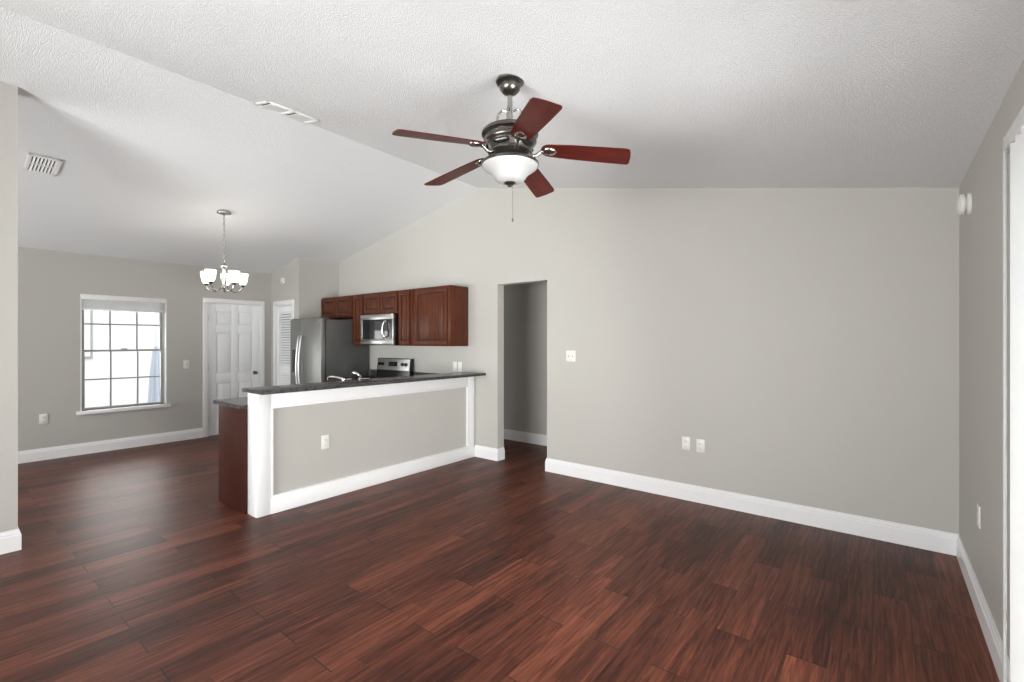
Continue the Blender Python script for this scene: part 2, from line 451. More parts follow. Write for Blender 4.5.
# base cabinets
pc = thing('base_cabinet', 'dark cherry base cabinet with plain end panel behind the white half wall', 'cabinet', (-4.45, 2.7, 0))
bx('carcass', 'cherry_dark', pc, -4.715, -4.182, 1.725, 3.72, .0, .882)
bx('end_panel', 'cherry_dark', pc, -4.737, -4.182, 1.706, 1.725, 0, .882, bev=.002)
bx('toe_kick', 'black', pc, -4.72, -4.715, 1.78, 3.7, .005, .09)
for k in range(4):
    y0 = 1.74+k*.49
    bm, g = B(), B(); raised_door(bm, g, 'y', y0, y0+.48, .11, .68, -4.715, -1); d = obj('door', bm, 'cherry', pc, smooth=True); obj('groove', g, 'groove_dark', d)
    bm, g = B(), B(); raised_door(bm, g, 'y', y0, y0+.48, .70, .865, -4.715, -1, .03); d = obj('drawer', bm, 'cherry', pc, smooth=True); obj('groove', g, 'groove_dark', d)
cc = thing('base_cabinet', 'cherry corner base cabinet between the range and the half wall', 'cabinet', (-4.7, 4.1, 0))
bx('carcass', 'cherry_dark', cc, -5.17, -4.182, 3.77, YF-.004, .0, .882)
bm, g = B(), B(); raised_door(bm, g, 'x', -5.16, -4.76, .11, .68, 3.77, -1); d = obj('door', bm, 'cherry', cc, smooth=True); obj('groove', g, 'groove_dark', d)
nc = thing('base_cabinet', 'narrow cherry base cabinet between the fridge and the range', 'cabinet', (-6.06, 4.1, 0))
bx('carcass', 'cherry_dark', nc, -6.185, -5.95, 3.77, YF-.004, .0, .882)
bm, g = B(), B(); raised_door(bm, g, 'x', -6.18, -5.955, .11, .86, 3.77, -1); d = obj('door', bm, 'cherry', nc, smooth=True); obj('groove', g, 'groove_dark', d)

# lower worktops
lc = thing('kitchen_countertop', 'speckled granite worktop on the kitchen side of the half wall', 'countertop', (-4.47, 3.0, .883))
bm = B(); prism(bm, [(-4.765, 1.672), (-4.183, 1.672), (-4.183, YF-.004), (-5.172, YF-.004), (-5.172, 3.73), (-4.765, 3.73)], 'z', .8835, .915)
obj('slab', bm, 'granite', lc)
bx('backsplash', 'granite', lc, -5.172, -4.183, YF-.026, YF-.004, .9155, 1.015, bev=.003)
sc_ = thing('kitchen_countertop', 'small granite worktop piece between the fridge and the range', 'countertop', (-6.06, 4.05, .883))
bx('slab', 'granite', sc_, -6.19, -5.948, 3.73, YF-.004, .8835, .915, bev=.004)
bx('backsplash', 'granite', sc_, -6.19, -5.948, YF-.026, YF-.004, .9155, 1.015, bev=.003)

# faucet on the worktop behind the bar
fa = thing('faucet', 'chrome kitchen faucet just showing above the granite bar', 'faucet', (-4.30, 2.70, .9155))
bm = B(); lathe(bm, [(0, .0005), (.028, .0005), (.028, .012), (.02, .03), (.018, .11), (.022, .13), (.02, .15), (0, .155)], (-4.30, 2.70, .915), 20); obj('body', bm, 'chrome', fa, smooth=True)
bm = B(); tube(bm, spline([(-4.31, 2.70, 1.06), (-4.36, 2.69, 1.068), (-4.45, 2.68, 1.075), (-4.52, 2.67, 1.07), (-4.535, 2.668, 1.045)], 6), .015, 12); obj('spout', bm, 'chrome', fa, smooth=True)
bm = B(); tube(bm, spline([(-4.295, 2.705, 1.05), (-4.29, 2.73, 1.058), (-4.28, 2.77, 1.06)], 6), .006, 8); obj('lever', bm, 'chrome', fa, smooth=True)
sp = thing('side_sprayer', 'curved chrome sprayer with thin lever right of the kitchen faucet', 'sprayer', (-4.30, 2.86, .9155))
bm = B(); lathe(bm, [(0, .0005), (.022, .0005), (.022, .012), (.014, .025), (.013, .10), (0, .105)], (-4.30, 2.86, .915), 16); obj('base', bm, 'chrome', sp, smooth=True)
bm = B(); tube(bm, spline([(-4.30, 2.855, 1.01), (-4.30, 2.875, 1.04), (-4.30, 2.885, 1.07), (-4.31, 2.86, 1.10), (-4.34, 2.83, 1.118)], 6), [.014]*12+[.018]*13, 12); obj('spray_head', bm, 'chrome', sp, smooth=True)
bm = B(); tube(bm, [(-4.30, 2.88, 1.055), (-4.28, 2.99, 1.05)], .005, 8); obj('lever', bm, 'chrome', sp, smooth=True)

# ------------------------------------------------------------------ fridge
FX0, FX1, FYF, FYB = -7.09, -6.215, 3.537, 4.32
fr = thing('refrigerator', 'stainless side-by-side refrigerator with charcoal sides beside the pantry', 'refrigerator', (-6.65, 3.95, 0))
bx('cabinet', 'fridge_side', fr, FX0+.003, FX1-.003, FYF+.085, FYB, .02, 1.757, bev=.006)
bx('base_grille', 'black', fr, FX0+.01, FX1-.01, FYF+.05, FYF+.085, .0, .09)
SPL = -6.735
d1 = bx('door', 'steel', fr, FX0, SPL-.003, FYF, FYF+.075, .10, 1.772, bev=.012)
d2 = bx('door', 'steel', fr, SPL+.003, FX1, FYF, FYF+.075, .10, 1.772, bev=.012)
bx('gasket', 'black', fr, FX0+.012, FX1-.012, FYF+.074, FYF+.086, .11, 1.752)
def bar_handle(par, x, name='handle'):
    bm = B(); tube(bm, spline([(x, FYF+.004, .60), (x, FYF-.035, .62), (x, FYF-.062, .85), (x, FYF-.072, 1.06), (x, FYF-.062, 1.28), (x, FYF-.035, 1.50), (x, FYF+.004, 1.52)], 6), .0135, 10)
    o = obj(name, bm, 'steel_h', par, smooth=True); return o
bar_handle(d1, SPL-.035); bar_handle(d2, SPL+.035)
dp = bx('dispenser', 'black', d1, -7.02, -6.86, FYF-.004, FYF+.002, .98, 1.32, bev=.002)
bx('paddle', 'black_glass', dp, -6.98, -6.90, FYF-.012, FYF-.003, 1.05, 1.15, bev=.003)
bx('hinge_cover', 'fridge_side', fr, FX1-.09, FX1-.01, FYF+.02, FYF+.14, 1.758, 1.784, bev=.005)
bx('hinge_cover', 'fridge_side', fr, FX0+.01, FX0+.09, FYF+.02, FYF+.14, 1.758, 1.784, bev=.005)

# ------------------------------------------------------------------ microwave
MX0, MX1, MYF, MZ0, MZ1 = -5.90, -5.15, 3.965, 1.40, 1.822
mw = thing('microwave', 'stainless over-the-range microwave with black door glass under the wall cabinet', 'microwave', (-5.52, 4.15, MZ0))
bx('body', 'black', mw, MX0, MX1, MYF+.035, UY, MZ0, MZ1, bev=.003)
md = B()
box(md, MX0, MX1, MYF, MYF+.034, MZ1-.075, MZ1-.002, .006); box(md, MX0, MX1, MYF, MYF+.034, MZ0+.004, MZ0+.075, .006)
box(md, MX0, MX0+.045, MYF, MYF+.034, MZ0+.07, MZ1-.07, .006); box(md, MX1-.03, MX1, MYF, MYF+.034, MZ0+.07, MZ1-.07, .006)
mdo = obj('door', md, 'steel_h', mw, smooth=True)
bx('door_glass', 'black_glass', mdo, MX0+.043, MX1-.028, MYF+.006, MYF+.03, MZ0+.073, MZ1-.073)
bm = B(); tube(bm, spline([(-5.305, MYF+.005, 1.50), (-5.31, MYF-.03, 1.515), (-5.325, MYF-.05, 1.61), (-5.31, MYF-.03, 1.705), (-5.305, MYF+.005, 1.72)], 6), .012, 10); obj('handle', bm, 'chrome', mdo, smooth=True)
bx('control_panel', 'black', mdo, -5.275, MX1-.034, MYF+.002, MYF+.008, MZ0+.08, MZ1-.08)
bx('vent_grille', 'black', mw, MX0+.02, MX1-.02, MYF+.04, MYF+.3, MZ0-.012, MZ0+.001)

# ------------------------------------------------------------------ range
GX0, GX1 = -5.94, -5.18
rg = thing('range', 'black and stainless electric range with control backguard under the microwave', 'oven', (-5.56, 4.0, 0))
bx('body', 'black', rg, GX0, GX1, 3.73, 4.345, .0, .905, bev=.003)
bx('cooktop', 'black_glass', rg, GX0, GX1, 3.70, 4.345, .9055, .918, bev=.004)
od = bx('oven_door', 'steel_h', rg, GX0+.004, GX1-.004, 3.70, 3.73, .25, .86, bev=.006)
bx('oven_window', 'black_glass', od, GX0+.1, GX1-.1, 3.696, 3.701, .36, .68)
bm = B(); tube(bm, [(GX0+.06, 3.655, .79), (GX1-.06, 3.655, .79)], .012, 10); tube(bm, [(GX0+.09, 3.70, .79), (GX0+.09, 3.655, .79)], .008, 8); tube(bm, [(GX1-.09, 3.70, .79), (GX1-.09, 3.655, .79)], .008, 8)
obj('handle', bm, 'chrome', od, smooth=True)
bx('drawer', 'steel_h', rg, GX0+.004, GX1-.004, 3.70, 3.73, .06, .235, bev=.006)
bg_ = B(); prism(bg_, [(4.262, .918), (4.345, .918), (4.345, 1.198), (4.298, 1.198)], 'x', GX0+.002, GX1-.002)
bgo = obj('backguard', bg_, 'black', rg)
# tilted stainless fascia on the backguard
def bg_y(z): return 4.262+(z-.918)*(.036/.28)
bm = B(); prism(bm, [(bg_y(1.03)-.010, 1.03), (bg_y(1.03)+.004, 1.03), (bg_y(1.19)+.004, 1.19), (bg_y(1.19)-.010, 1.19)], 'x', GX0+.03, GX1-.012); fas = obj('fascia', bm, 'steel_h', bgo)
nrm = Vector((0, -1, .036/.28)).normalized()
kr = nrm.to_track_quat('Z', 'Y').to_matrix().to_4x4()
for kx in (-5.86, -5.79, -5.34, -5.265):
    bm = B(); lathe(bm, [(0, 0), (.026, 0), (.026, .006), (.021, .022), (.019, .026), (0, .027)], (kx, bg_y(1.115)-.011, 1.115), 20, kr); obj('knob', bm, 'black', fas, smooth=True)
bm = B(); zz = (1.085, 1.15); prism(bm, [(bg_y(zz[0])-.0125, zz[0]), (bg_y(zz[0])-.009, zz[0]), (bg_y(zz[1])-.009, zz[1]), (bg_y(zz[1])-.0125, zz[1])], 'x', -5.66, -5.46); obj('display', bm, 'black_glass', fas)
for i, (ex, ey, er) in enumerate(((-5.75, 3.86, .10), (-5.37, 3.86, .085), (-5.75, 4.12, .085), (-5.37, 4.12, .10))):
    bm = B(); tube(bm, [(ex+er*math.cos(2*PI*k/36), ey+er*math.sin(2*PI*k/36), .9185) for k in range(36)], .0012, 6, True); obj('burner_ring', bm, 'pewter_light', rg, smooth=True)

# ------------------------------------------------------------------ doors and window
# six-panel entry door in the left wall
d = bpy.data.objects.new('door_1', None); COL.objects.link(d); d.location = (XL, 3.1, 0); struct(d, 'white six-panel door in the dining wall', 'door')
lx0, lx1 = XL-.055, XL-.012
bm = B(); y0, y1 = FY0+.022, FY1-.022; zt = FZ-.018
box(bm, lx0, lx1-.020, y0, y1, .008, zt)
wid = y1-y0; st = .105; ms = .10; pw = (wid-2*st-ms)/2
rows = [(.22, .80), (.95, 1.58), (1.70, 1.915)]
cols = [(y0+st, y0+st+pw), (y1-st-pw, y1-st)]
# stiles and rails
box(bm, lx1-.021, lx1, y0, y0+st, .008, zt, .001); box(bm, lx1-.021, lx1, y1-st, y1, .008, zt, .001); box(bm, lx1-.021, lx1, y0+st+pw, y1-st-pw, .008, zt, .001)
zs = [.008]+[z for r in rows for z in r]+[zt]
for i in range(0, len(zs), 2): 
    for c in cols: box(bm, lx1-.021, lx1, c[0]-.001, c[1]+.001, zs[i], zs[i+1], .001)
for c in cols:
    for r in rows: box(bm, lx1-.022, lx1-.003, c[0]+.016, c[1]-.016, r[0]+.016, r[1]-.016, .006)
obj('door_leaf', bm, 'door', d, smooth=True)
bm = B()
box(bm, XL-.15, XL-.001, FY0, FY0+.02, 0, FZ); box(bm, XL-.15, XL-.001, FY1-.02, FY1, 0, FZ); box(bm, XL-.15, XL-.001, FY0, FY1, FZ-.016, FZ)
for (a, b, c, e) in ((FY0-.058, FY0+.008, 0, FZ+.0), (FY1-.008, FY1+.058, 0, FZ+.0), (FY0-.058, FY1+.058, FZ-.008, FZ+.058)):
    box(bm, XL, XL+.016, a, b, c, e, .004)
obj('door_frame', bm, 'trim', d, smooth=True)
bm = B(); mtx = Matrix.Rotation(PI/2, 4, 'Y')
lathe(bm, [(0, 0), (.03, 0), (.03, .006), (.013, .01), (.012, .03), (.024, .038), (.028, .05), (.024, .062), (0, .066)], (lx1, y1-.065, .935), 24, mtx); obj('door_knob', bm, 'pewter', d, smooth=True)
for hz in (.25, 1.05, 1.8): bx('hinge', 'pewter_light', d, lx1-.004, lx1+.006, y0-.014, y0+.002, hz-.045, hz+.045)

# louvered pantry door
d = bpy.data.objects.new('door_2', None); COL.objects.link(d); d.location = (-7.58, PY, 0); struct(d, 'white louvered pantry door beside the fridge', 'door')
bm = B(); lx, rx = PD0+.022, PD1-.022; yF, yK = PY+.012, PY+.045
for a, b in ((lx, lx+.06), (rx-.06, rx)): box(bm, a, b, yF, yK, .01, 2.015, .002)
for a, b in ((.01, .16), (.93, 1.05), (1.92, 2.015)): box(bm, lx+.06, rx-.06, yF, yK, a, b, .002)
obj('door_leaf', bm, 'door', d, smooth=True)
bm = B()
for a, b in ((.16, .93), (1.05, 1.92)):
    n = int((b-a)/.040)
    for k in range(n):
        z = a+(k+.5)*(b-a)/n
        prism(bm, [(yF+.002, z-.016), (yF+.008, z-.018), (yK-.002, z+.016), (yK-.008, z+.018)], 'x', lx+.055, rx-.055)
obj('louvre_slats', bm, 'door', d)
bm = B()
box(bm, PD0, PD0+.02, PY+.001, PY+.099, 0, PDZ); box(bm, PD1-.02, PD1, PY+.001, PY+.099, 0, PDZ); box(bm, PD0, PD1, PY+.001, PY+.099, PDZ-.02, PDZ)
for (a, b, c, e) in ((PD0-.062, PD0+.008, 0, PDZ), (PD1-.008, PD1+.062, 0, PDZ), (PD0-.062, PD1+.062, PDZ-.008, PDZ+.062)): box(bm, a, b, PY-.016, PY, c, e, .004)
obj('door_frame', bm, 'trim', d, smooth=True)
bx('louvre_gap_shade', 'dark_void', d, PD0+.02, PD1-.02, PY+.09, PY+.099, 0, PDZ-.02)  # dark sheet close behind the louvres, stands for the unlit closet

# dining window
wn = bpy.data.objects.new('window_1', None); COL.objects.link(wn); wn.location = (XL, (WY0+WY1)/2, WZ0); struct(wn, 'white double-hung dining window with grey grid', 'window')
bm = B()   # white reveal lining + stool
box(bm, XL-.155, XL+.001, WY0-.001, WY0+.012, WZ0, WZ1, .001); box(bm, XL-.155, XL+.001, WY1-.012, WY1+.001, WZ0, WZ1, .001); box(bm, XL-.155, XL+.001, WY0, WY1, WZ1-.012, WZ1+.001, .001)
obj('reveal', bm, 'trim', wn, smooth=True)
bm = B(); box(bm, XL-.155, XL+.04, WY0-.04, WY1+.04, WZ0-.045, WZ0-.0, .006); obj('sill', bm, 'trim', wn, smooth=True)
bm = B()
box(bm, XL-.15, XL-.055, WY0+.012, WY0+.026, WZ0, WZ1-.012, .002); box(bm, XL-.15, XL-.055, WY1-.026, WY1-.012, WZ0, WZ1-.012, .002); box(bm, XL-.15, XL-.062, WY0+.026, WY1-.026, WZ0, WZ0+.02, .002)
obj('outer_frame', bm, 'window_grey', wn, smooth=True)
ya, yb = WY0+.026, WY1-.026; zm = (WZ0+WZ1)/2+.02
def sash(name, x0, x1, za, zb, fw=.028):
    bm = B()
    box(bm, x0, x1, ya, ya+fw, za, zb, .003); box(bm, x0, x1, yb-fw, yb, za, zb, .003)
    box(bm, x0, x1, ya+fw, yb-fw, za, za+fw, .003); box(bm, x0, x1, ya+fw, yb-fw, zb-fw, zb, .003)
    w3 = (yb-ya)/3
    for k in (1, 2): box(bm, x0+.008, x1-.008, ya+k*w3-.010, ya+k*w3+.010, za+fw, zb-fw)
    box(bm, x0+.009, x1-.009, ya+fw, yb-fw, (za+zb)/2-.010, (za+zb)/2+.010)
    s = obj(name, bm, 'window_grey', wn, smooth=True)
    bm = B(); xm = (x0+x1)/2; box(bm, xm-.002, xm+.002, ya+fw-.004, yb-fw+.004, za+fw-.004, zb-fw+.004); obj('pane', bm, 'glass', s)
    return s
sash('lower_sash', XL-.10, XL-.07, WZ0+.001, zm+.014)
sash('upper_sash', XL-.135, XL-.105, zm-.014, WZ1-.012)
bx('sash_lock', 'window_grey', wn, XL-.10, XL-.085, 1.73, 1.80, zm+.014, zm+.03, bev=.003)

# raised blind in the window head
bl = thing('window_blind', 'white slatted window blind pulled all the way up in the dining window', 'blind', (XL, (WY0+WY1)/2, 1.86))
bx('headrail', 'white_metal', bl, XL-.058, XL+.012, WY0+.002, WY1-.002, 1.985, 2.052, bev=.004)
bm = B()
for k in range(14): box(bm, XL-.055, XL-.003, WY0+.012, WY1-.012, 1.875+k*.0078, 1.875+k*.0078+.0045)
obj('slat_stack', bm, 'white_metal', bl)
bx('bottom_rail', 'white_metal', bl, XL-.055, XL-.003, WY0+.012, WY1-.012, 1.850, 1.872, bev=.004)
# ------------------------------------------------------------------ sliding door and vertical blind (right wall)
sd = bpy.data.objects.new('door_3', None); COL.objects.link(sd); sd.location = (XR, (SY0+SY1)/2, 0); struct(sd, 'white sliding glass door behind the vertical blind', 'door')
bm = B(); fw = .05
x0, x1 = XR+.03, XR+.11
box(bm, x0, x1, SY0, SY0+fw, 0, SZ); box(bm, x0, x1, SY1-fw, SY1, 0, SZ); box(bm, x0, x1, SY0, SY1, SZ-fw, SZ); box(bm, x0, x1, SY0, SY1, 0, .03)
ym = (SY0+SY1)/2; box(bm, x0, x1, ym-.035, ym+.035, .03, SZ-fw)
obj('door_frame', bm, 'trim', sd)
for a, b in ((SY0+fw, ym-.035), (ym+.035, SY1-fw)): bx('pane', 'glass', sd, x0+.03, x0+.036, a, b, .03, SZ-fw)
vb = thing('vertical_blind', 'white vertical blind hanging over the sliding door at the right edge', 'blind', (.37, 1.35, .02))
bx('headrail', 'white_metal', vb, .335, XR-.002, .30, 2.365, 2.113, 2.163, bev=.004)
bm = B(); box(bm, .333, XR-.001, 2.366, 2.374, 2.110, 2.166, .002); obj('end_cap', bm, 'plate_dark', vb)
ang = math.radians(-56)     # 0 = closed (parallel to the wall)
hw = .0445
for k in range(26):
    yc = 2.245-.0785*k
    dx, dy = math.sin(ang)*hw, math.cos(ang)*hw
    bm = B(); ring = []
    for j in range(5):
        t = -1+j/2; cv = .005*(1-t*t)
        px, py = .374+dx*t+cv*math.cos(ang), yc+dy*t-cv*math.sin(ang)
        ring.append((px, py))
    th = .0012
    out = ring+[(p[0]+th*math.cos(ang), p[1]-th*math.sin(ang)) for p in ring[::-1]]
    prism(bm, out, 'z', .025, 2.112); obj('slat', bm, 'blind', vb)
bm = B(); tube(bm, [(.338, 2.36, .02), (.338, 2.36, 2.115)], .0055, 8); obj('wand', bm, 'wand', vb, smooth=True)

# unseen rear windows, added to carry daylight in from behind the camera
def added_rear_window(name, xa, xb, label):
    rw = bpy.data.objects.new(name, None); COL.objects.link(rw); rw.location = ((xa+xb)/2, YB, .45); struct(rw, label, 'window')
    bm = B(); xm = (xa+xb)/2
    for a, b in ((xa, xa+.05), (xm-.03, xm+.03), (xb-.05, xb)): box(bm, a, b, YB-.09, YB-.03, .45, 2.2)
    box(bm, xa, xb, YB-.09, YB-.03, .45, .50); box(bm, xa, xb, YB-.09, YB-.03, 2.15, 2.2)
    obj('window_frame', bm, 'trim', rw)
    for a, b in ((xa+.05, xm-.03), (xm+.03, xb-.05)): bx('pane', 'glass', rw, a, b, YB-.062, YB-.058, .5, 2.15)
added_rear_window('added_window_2', -3.6, -.6, 'added wide window in the unseen back wall of the living room')
added_rear_window('added_window_3', -7.7, -5.1, 'added wide window in the unseen back wall beside the dining area')

# ------------------------------------------------------------------ wall plates
def plate(name, label, cat, c, nrm, w, h, kind, group):
    """kind: 'outlet' | 'toggle2' | 'rocker' | 'toggle' ; nrm axis: '-y','+x','-x'"""
    t = thing(name, label, cat, c, group)
    def tr(bm):
        R = {'-y': Matrix.Identity(4), '+x': Matrix.Rotation(PI/2, 4, 'Z'), '-x': Matrix.Rotation(-PI/2, 4, 'Z')}[nrm]
        bmesh.ops.transform(bm, matrix=R, verts=bm.verts)
    bm = B(); box(bm, -w/2, w/2, -.007, 0, -h/2, h/2, .003); tr(bm); obj('cover_plate', bm, 'plate', t, local=True, smooth=True)
    if kind == 'outlet':
        for s in (-1, 1):
            bm = B(); box(bm, -.016, .016, -.009, -.006, s*.02-.014, s*.02+.014, .003); tr(bm); o = obj('receptacle', bm, 'plate', t, local=True, smooth=True)
            bm = B()
            for q in (-.007, .006): box(bm, q-.0014, q+.0014, -.0095, -.0085, s*.02-.003, s*.02+.006)
            box(bm, -.0025, .0025, -.0095, -.0085, s*.02-.011, s*.02-.007); tr(bm); obj('slots', bm, 'plate_dark', o, local=True)
    elif kind == 'toggle2' or kind == 'toggle':
        for q in ((-.023, .023) if kind == 'toggle2' else (0,)):
            bm = B(); box(bm, q-.006, q+.006, -.0085, -.006, -.013, .013, .001); tr(bm); o = obj('switch', bm, 'plate_dark', t, local=True)
            bm = B(); box(bm, q-.004, q+.004, -.018, -.006, .000, .010, .002); tr(bm); obj('toggle', bm, 'plate', o, local=True, smooth=True)
    elif kind == 'rocker':
        bm = B(); box(bm, -.017, .017, -.010, -.006, -.034, .034, .002); tr(bm); obj('rocker', bm, 'white_metal', t, local=True, smooth=True)
    return t
G = 'white wall plates'
plate('outlet', 'white outlet on the long grey wall, left one of the pair', 'outlet', (-1.406, YF, .516), '-y', .073, .118, 'outlet', G)
plate('outlet', 'white outlet on the long grey wall, right one of the pair', 'outlet', (-1.278, YF, .510), '-y', .073, .118, 'outlet', G)
plate('light_switch', 'white double toggle switch right of the hall opening', 'switch', (-2.626, YF, 1.288), '-y', .117, .12, 'toggle2', G)
plate('outlet', 'white outlet on the grey panel of the half wall', 'outlet', (PFX, 2.338, .520), '+x', .073, .125, 'outlet', G)
plate('outlet', 'white outlet low on the dining wall left of the window', 'outlet', (XL, .968, .50), '+x', .075, .125, 'outlet', G)
plate('light_switch', 'white toggle switch between the dining window and the white door', 'switch', (XL, 2.468, 1.108), '+x', .078, .125, 'toggle', G)
plate('outlet', 'white outlet low on the right side wall', 'outlet', (XR, 3.52, .515), '-x', .073, .118, 'outlet', G)
plate('outlet', 'white outlet above the worktop, left one beneath the end wall cabinet', 'outlet', (-4.378, YF, 1.118), '-y', .070, .125, 'rocker', G)
plate('light_switch', 'white rocker switch above the worktop, right one beneath the end wall cabinet', 'switch', (-4.288, YF, 1.118), '-y', .070, .125, 'rocker', G)

# round alarm sounder on the right wall, and small chime over the pantry door
al = thing('alarm_sounder', 'round white alarm sounder high on the right wall near the corner', 'alarm', (XR, 3.86, 2.262))
rm = Matrix.Rotation(-PI/2, 4, 'Y')
bm = B(); lathe(bm, [(0, 0), (.064, 0), (.064, .014), (.058, .018), (0, .018)], (XR, 3.86, 2.262), 28, rm); obj('base', bm, 'plate', al, smooth=True)
bm = B(); lathe(bm, [(.044, .017), (.044, .024), (.062, .027), (.062, .044), (.050, .053), (.03, .058), (0, .06)], (XR, 3.86, 2.262), 28, rm); obj('cap', bm, 'plate', al, smooth=True)
ch = thing('door_chime', 'small white square sensor on the wall above the louvered pantry door', 'sensor', (-7.575, PY, 2.42))
bx('housing', 'plate', ch, -7.635, -7.515, PY-.035, PY, 2.368, 2.468, bev=.01)
bx('lens', 'plate_dark', ch, -7.60, -7.55, PY-.038, PY-.034, 2.378, 2.39)

# ------------------------------------------------------------------ ceiling vents
def vent(label, cx, cy, sx, sy, slope, mk):
    """built flat facing down in local coords then tilted about y by the roof slope"""
    t = thing('ceiling_vent', label, 'vent', (cx, cy, ceil_z(cx)-.002))
    t.rotation_euler = (0, -slope, 0)
    mk(t); return t
def vent_dining(t):
    hx, hy = .165, .105
    bm = B()
    box(bm, -hx, -hx+.028, -hy, hy, -.012, 0, .003); box(bm, hx-.028, hx, -hy, hy, -.012, 0, .003)
    box(bm, -hx, hx, -hy, -hy+.028, -.012, 0, .003); box(bm, -hx, hx, hy-.028, hy, -.012, 0, .003)
    obj('frame', bm, 'white_metal', t, local=True, smooth=True)
    bm = B(); box(bm, -hx+.02, hx-.02, -hy+.02, hy-.02, -.004, -.001); obj('duct_shade', bm, 'dark_void', t, local=True)  # flat dark sheet painted as the shade behind the louvres
    for k in range(7):
        yy = -hy+.040+k*.0225
        bm = B(); prism(bm, [(yy-.007, -.003), (yy-.004, -.003), (yy+.009, -.013), (yy+.006, -.013)], 'x', -hx+.025, hx-.025); obj('louvre', bm, 'white_metal', t, local=True)
    bm = B(); box(bm, -.005, .005, -hy+.025, hy-.025, -.015, -.004); obj('divider', bm, 'white_metal', t, local=True)
def vent_ridge(t):
    hx, hy = .115, .215
    bm = B()
    box(bm, -hx, -hx+.025, -hy, hy, -.014, 0, .003); box(bm, hx-.025, hx, -hy, hy, -.014, 0, .003)
    box(bm, -hx, hx, -hy, -hy+.025, -.014, 0, .003); box(bm, -hx, hx, hy-.025, hy, -.014, 0, .003); box(bm, -hx, hx, -.012, .012, -.014, 0, .003)
    obj('frame', bm, 'white_metal', t, local=True, smooth=True)
    for s in (-1, 1):
        bm = B(); cy = s*.101
        prism(bm, [(cy-.078, -.020), (cy+.088, -.006), (cy+.088, -.002), (cy-.078, -.015)], 'x', -hx+.025, hx-.025); obj('louvre', bm, 'white_metal', t, local=True)
    bm = B(); box(bm, -hx+.02, hx-.02, -hy+.02, hy-.02, -.003, -.001); obj('duct_shade', bm, 'dark_void', t, local=True)  # thin dark sheet in place of the shaded hollow above the register
aL = math.atan((RZ-ZL)/(RX-XL)); aR = -math.atan((RZ-ZR)/(XR-RX))
vent('white grille vent with dark slats on the left ceiling slope', -5.80, .695, 0, 0, aL, vent_dining)
vent('white two-panel register vent beside the ceiling ridge', -3.845, 1.90, 0, 0, aR, vent_ridge)

# ------------------------------------------------------------------ ceiling fan
FC = Vector((-1.617, 2.036, 0)); zc = ceil_z(FC.x)
fan = thing('ceiling_fan', 'five-blade ceiling fan with red-brown blades and frosted bowl light', 'ceiling fan', (FC.x, FC.y, zc))
def fz(z): return z-zc
fan.scale = (1.012, 1.012, .976)
bm = B(); lathe(bm, [(0, .012), (.066, .012), (.072, 0), (.078, -.008), (.076, -.016), (.060, -.021), (.054, -.026), (.058, -.034), (.054, -.056), (.038, -.074), (.018, -.082), (0, -.082)], (0, 0, 0), 40)
obj('canopy', bm, 'pewter', fan, local=True, smooth=True)
bm = B(); lathe(bm, [(0, fz(2.80)), (.0135, fz(2.80)), (.0135, fz(2.665)), (.024, fz(2.66)), (.026, fz(2.635)), (.024, fz(2.60)), (0, fz(2.60))], (0, 0, 0), 20); obj('downrod', bm, 'pewter_light', fan, local=True, smooth=True)
for k in range(4):
    a = k*PI/2+.5
    pts = [(.018, 2.715), (.045, 2.722), (.068, 2.695), (.072, 2.655), (.078, 2.625), (.085, 2.605)]
    bm = B(); tube(bm, spline([(r*math.cos(a), r*math.sin(a), fz(z)) for r, z in pts], 5), .0065, 8); obj('scroll', bm, 'pewter_light', fan, local=True, smooth=True)
bm = B(); lathe(bm, [(0, 2.625), (.07, 2.622), (.115, 2.612), (.148, 2.60), (.155, 2.588), (.155, 2.578), (.147, 2.572), (.138, 2.566), (.138, 2.556), (.144, 2.550), (.146, 2.540), (.142, 2.532), (.134, 2.527), (.131, 2.518), (.122, 2.500), (.110, 2.485), (0, 2.483)], (0, 0, -zc), 48)
mh = obj('motor_housing', bm, 'pewter', fan, local=True, smooth=True)
for k in range(5):
    a = math.radians(-1.5+72*k); bm = B()
    bmesh.ops.create_uvsphere(bm, u_segments=20, v_segments=10, radius=1, matrix=Matrix.Rotation(a, 4, 'Z') @ Matrix.Translation((.1225, 0, fz(2.507))) @ Matrix.Rotation(math.radians(28), 4, 'Y') @ Matrix.Diagonal((.007, .050, .017, 1)))
    obj('opening_shade', bm, 'black', mh, local=True, smooth=True)  # solid black ovals standing for shade in the motor's openings
bm = B(); lathe(bm, [(0, 2.486), (.112, 2.486), (.120, 2.481), (.120, 2.474), (.108, 2.466), (.10, 2.455), (.088, 2.447), (.080, 2.444), (0, 2.444)], (0, 0, -zc), 48)
obj('flywheel', bm, 'pewter', fan, local=True, smooth=True)
bm = B(); lathe(bm, [(0, 2.445), (.085, 2.445), (.10, 2.438), (.105, 2.43), (.150, 2.424), (.157, 2.418), (.157, 2.408), (.150, 2.404), (.146, 2.412), (0, 2.42)], (0, 0, -zc), 48)
fit = obj('light_fitter', bm, 'pewter', fan, local=True, smooth=True)
bm = B(); lathe(bm, [(.149, 2.414), (.153, 2.406), (.148, 2.395), (.131, 2.382), (.113, 2.369), (.099, 2.356), (.090, 2.343), (.083, 2.331), (.070, 2.320), (.046, 2.313), (.024, 2.311), (0, 2.311)], (0, 0, -zc), 48)
bowl = obj('light_bowl', bm, 'bowl', fan, local=True, smooth=True)
bm = B(); lathe(bm, [(0, 2.313), (.030, 2.312), (.032, 2.306), (.024, 2.300), (.012, 2.296), (.012, 2.290), (0, 2.286)], (0, 0, -zc), 28); obj('finial', bm, 'pewter', bowl, local=True, smooth=True)
bm = B(); tube(bm, [(.012, .008, fz(2.30)), (.012, .008, fz(2.10))], .0011, 6)
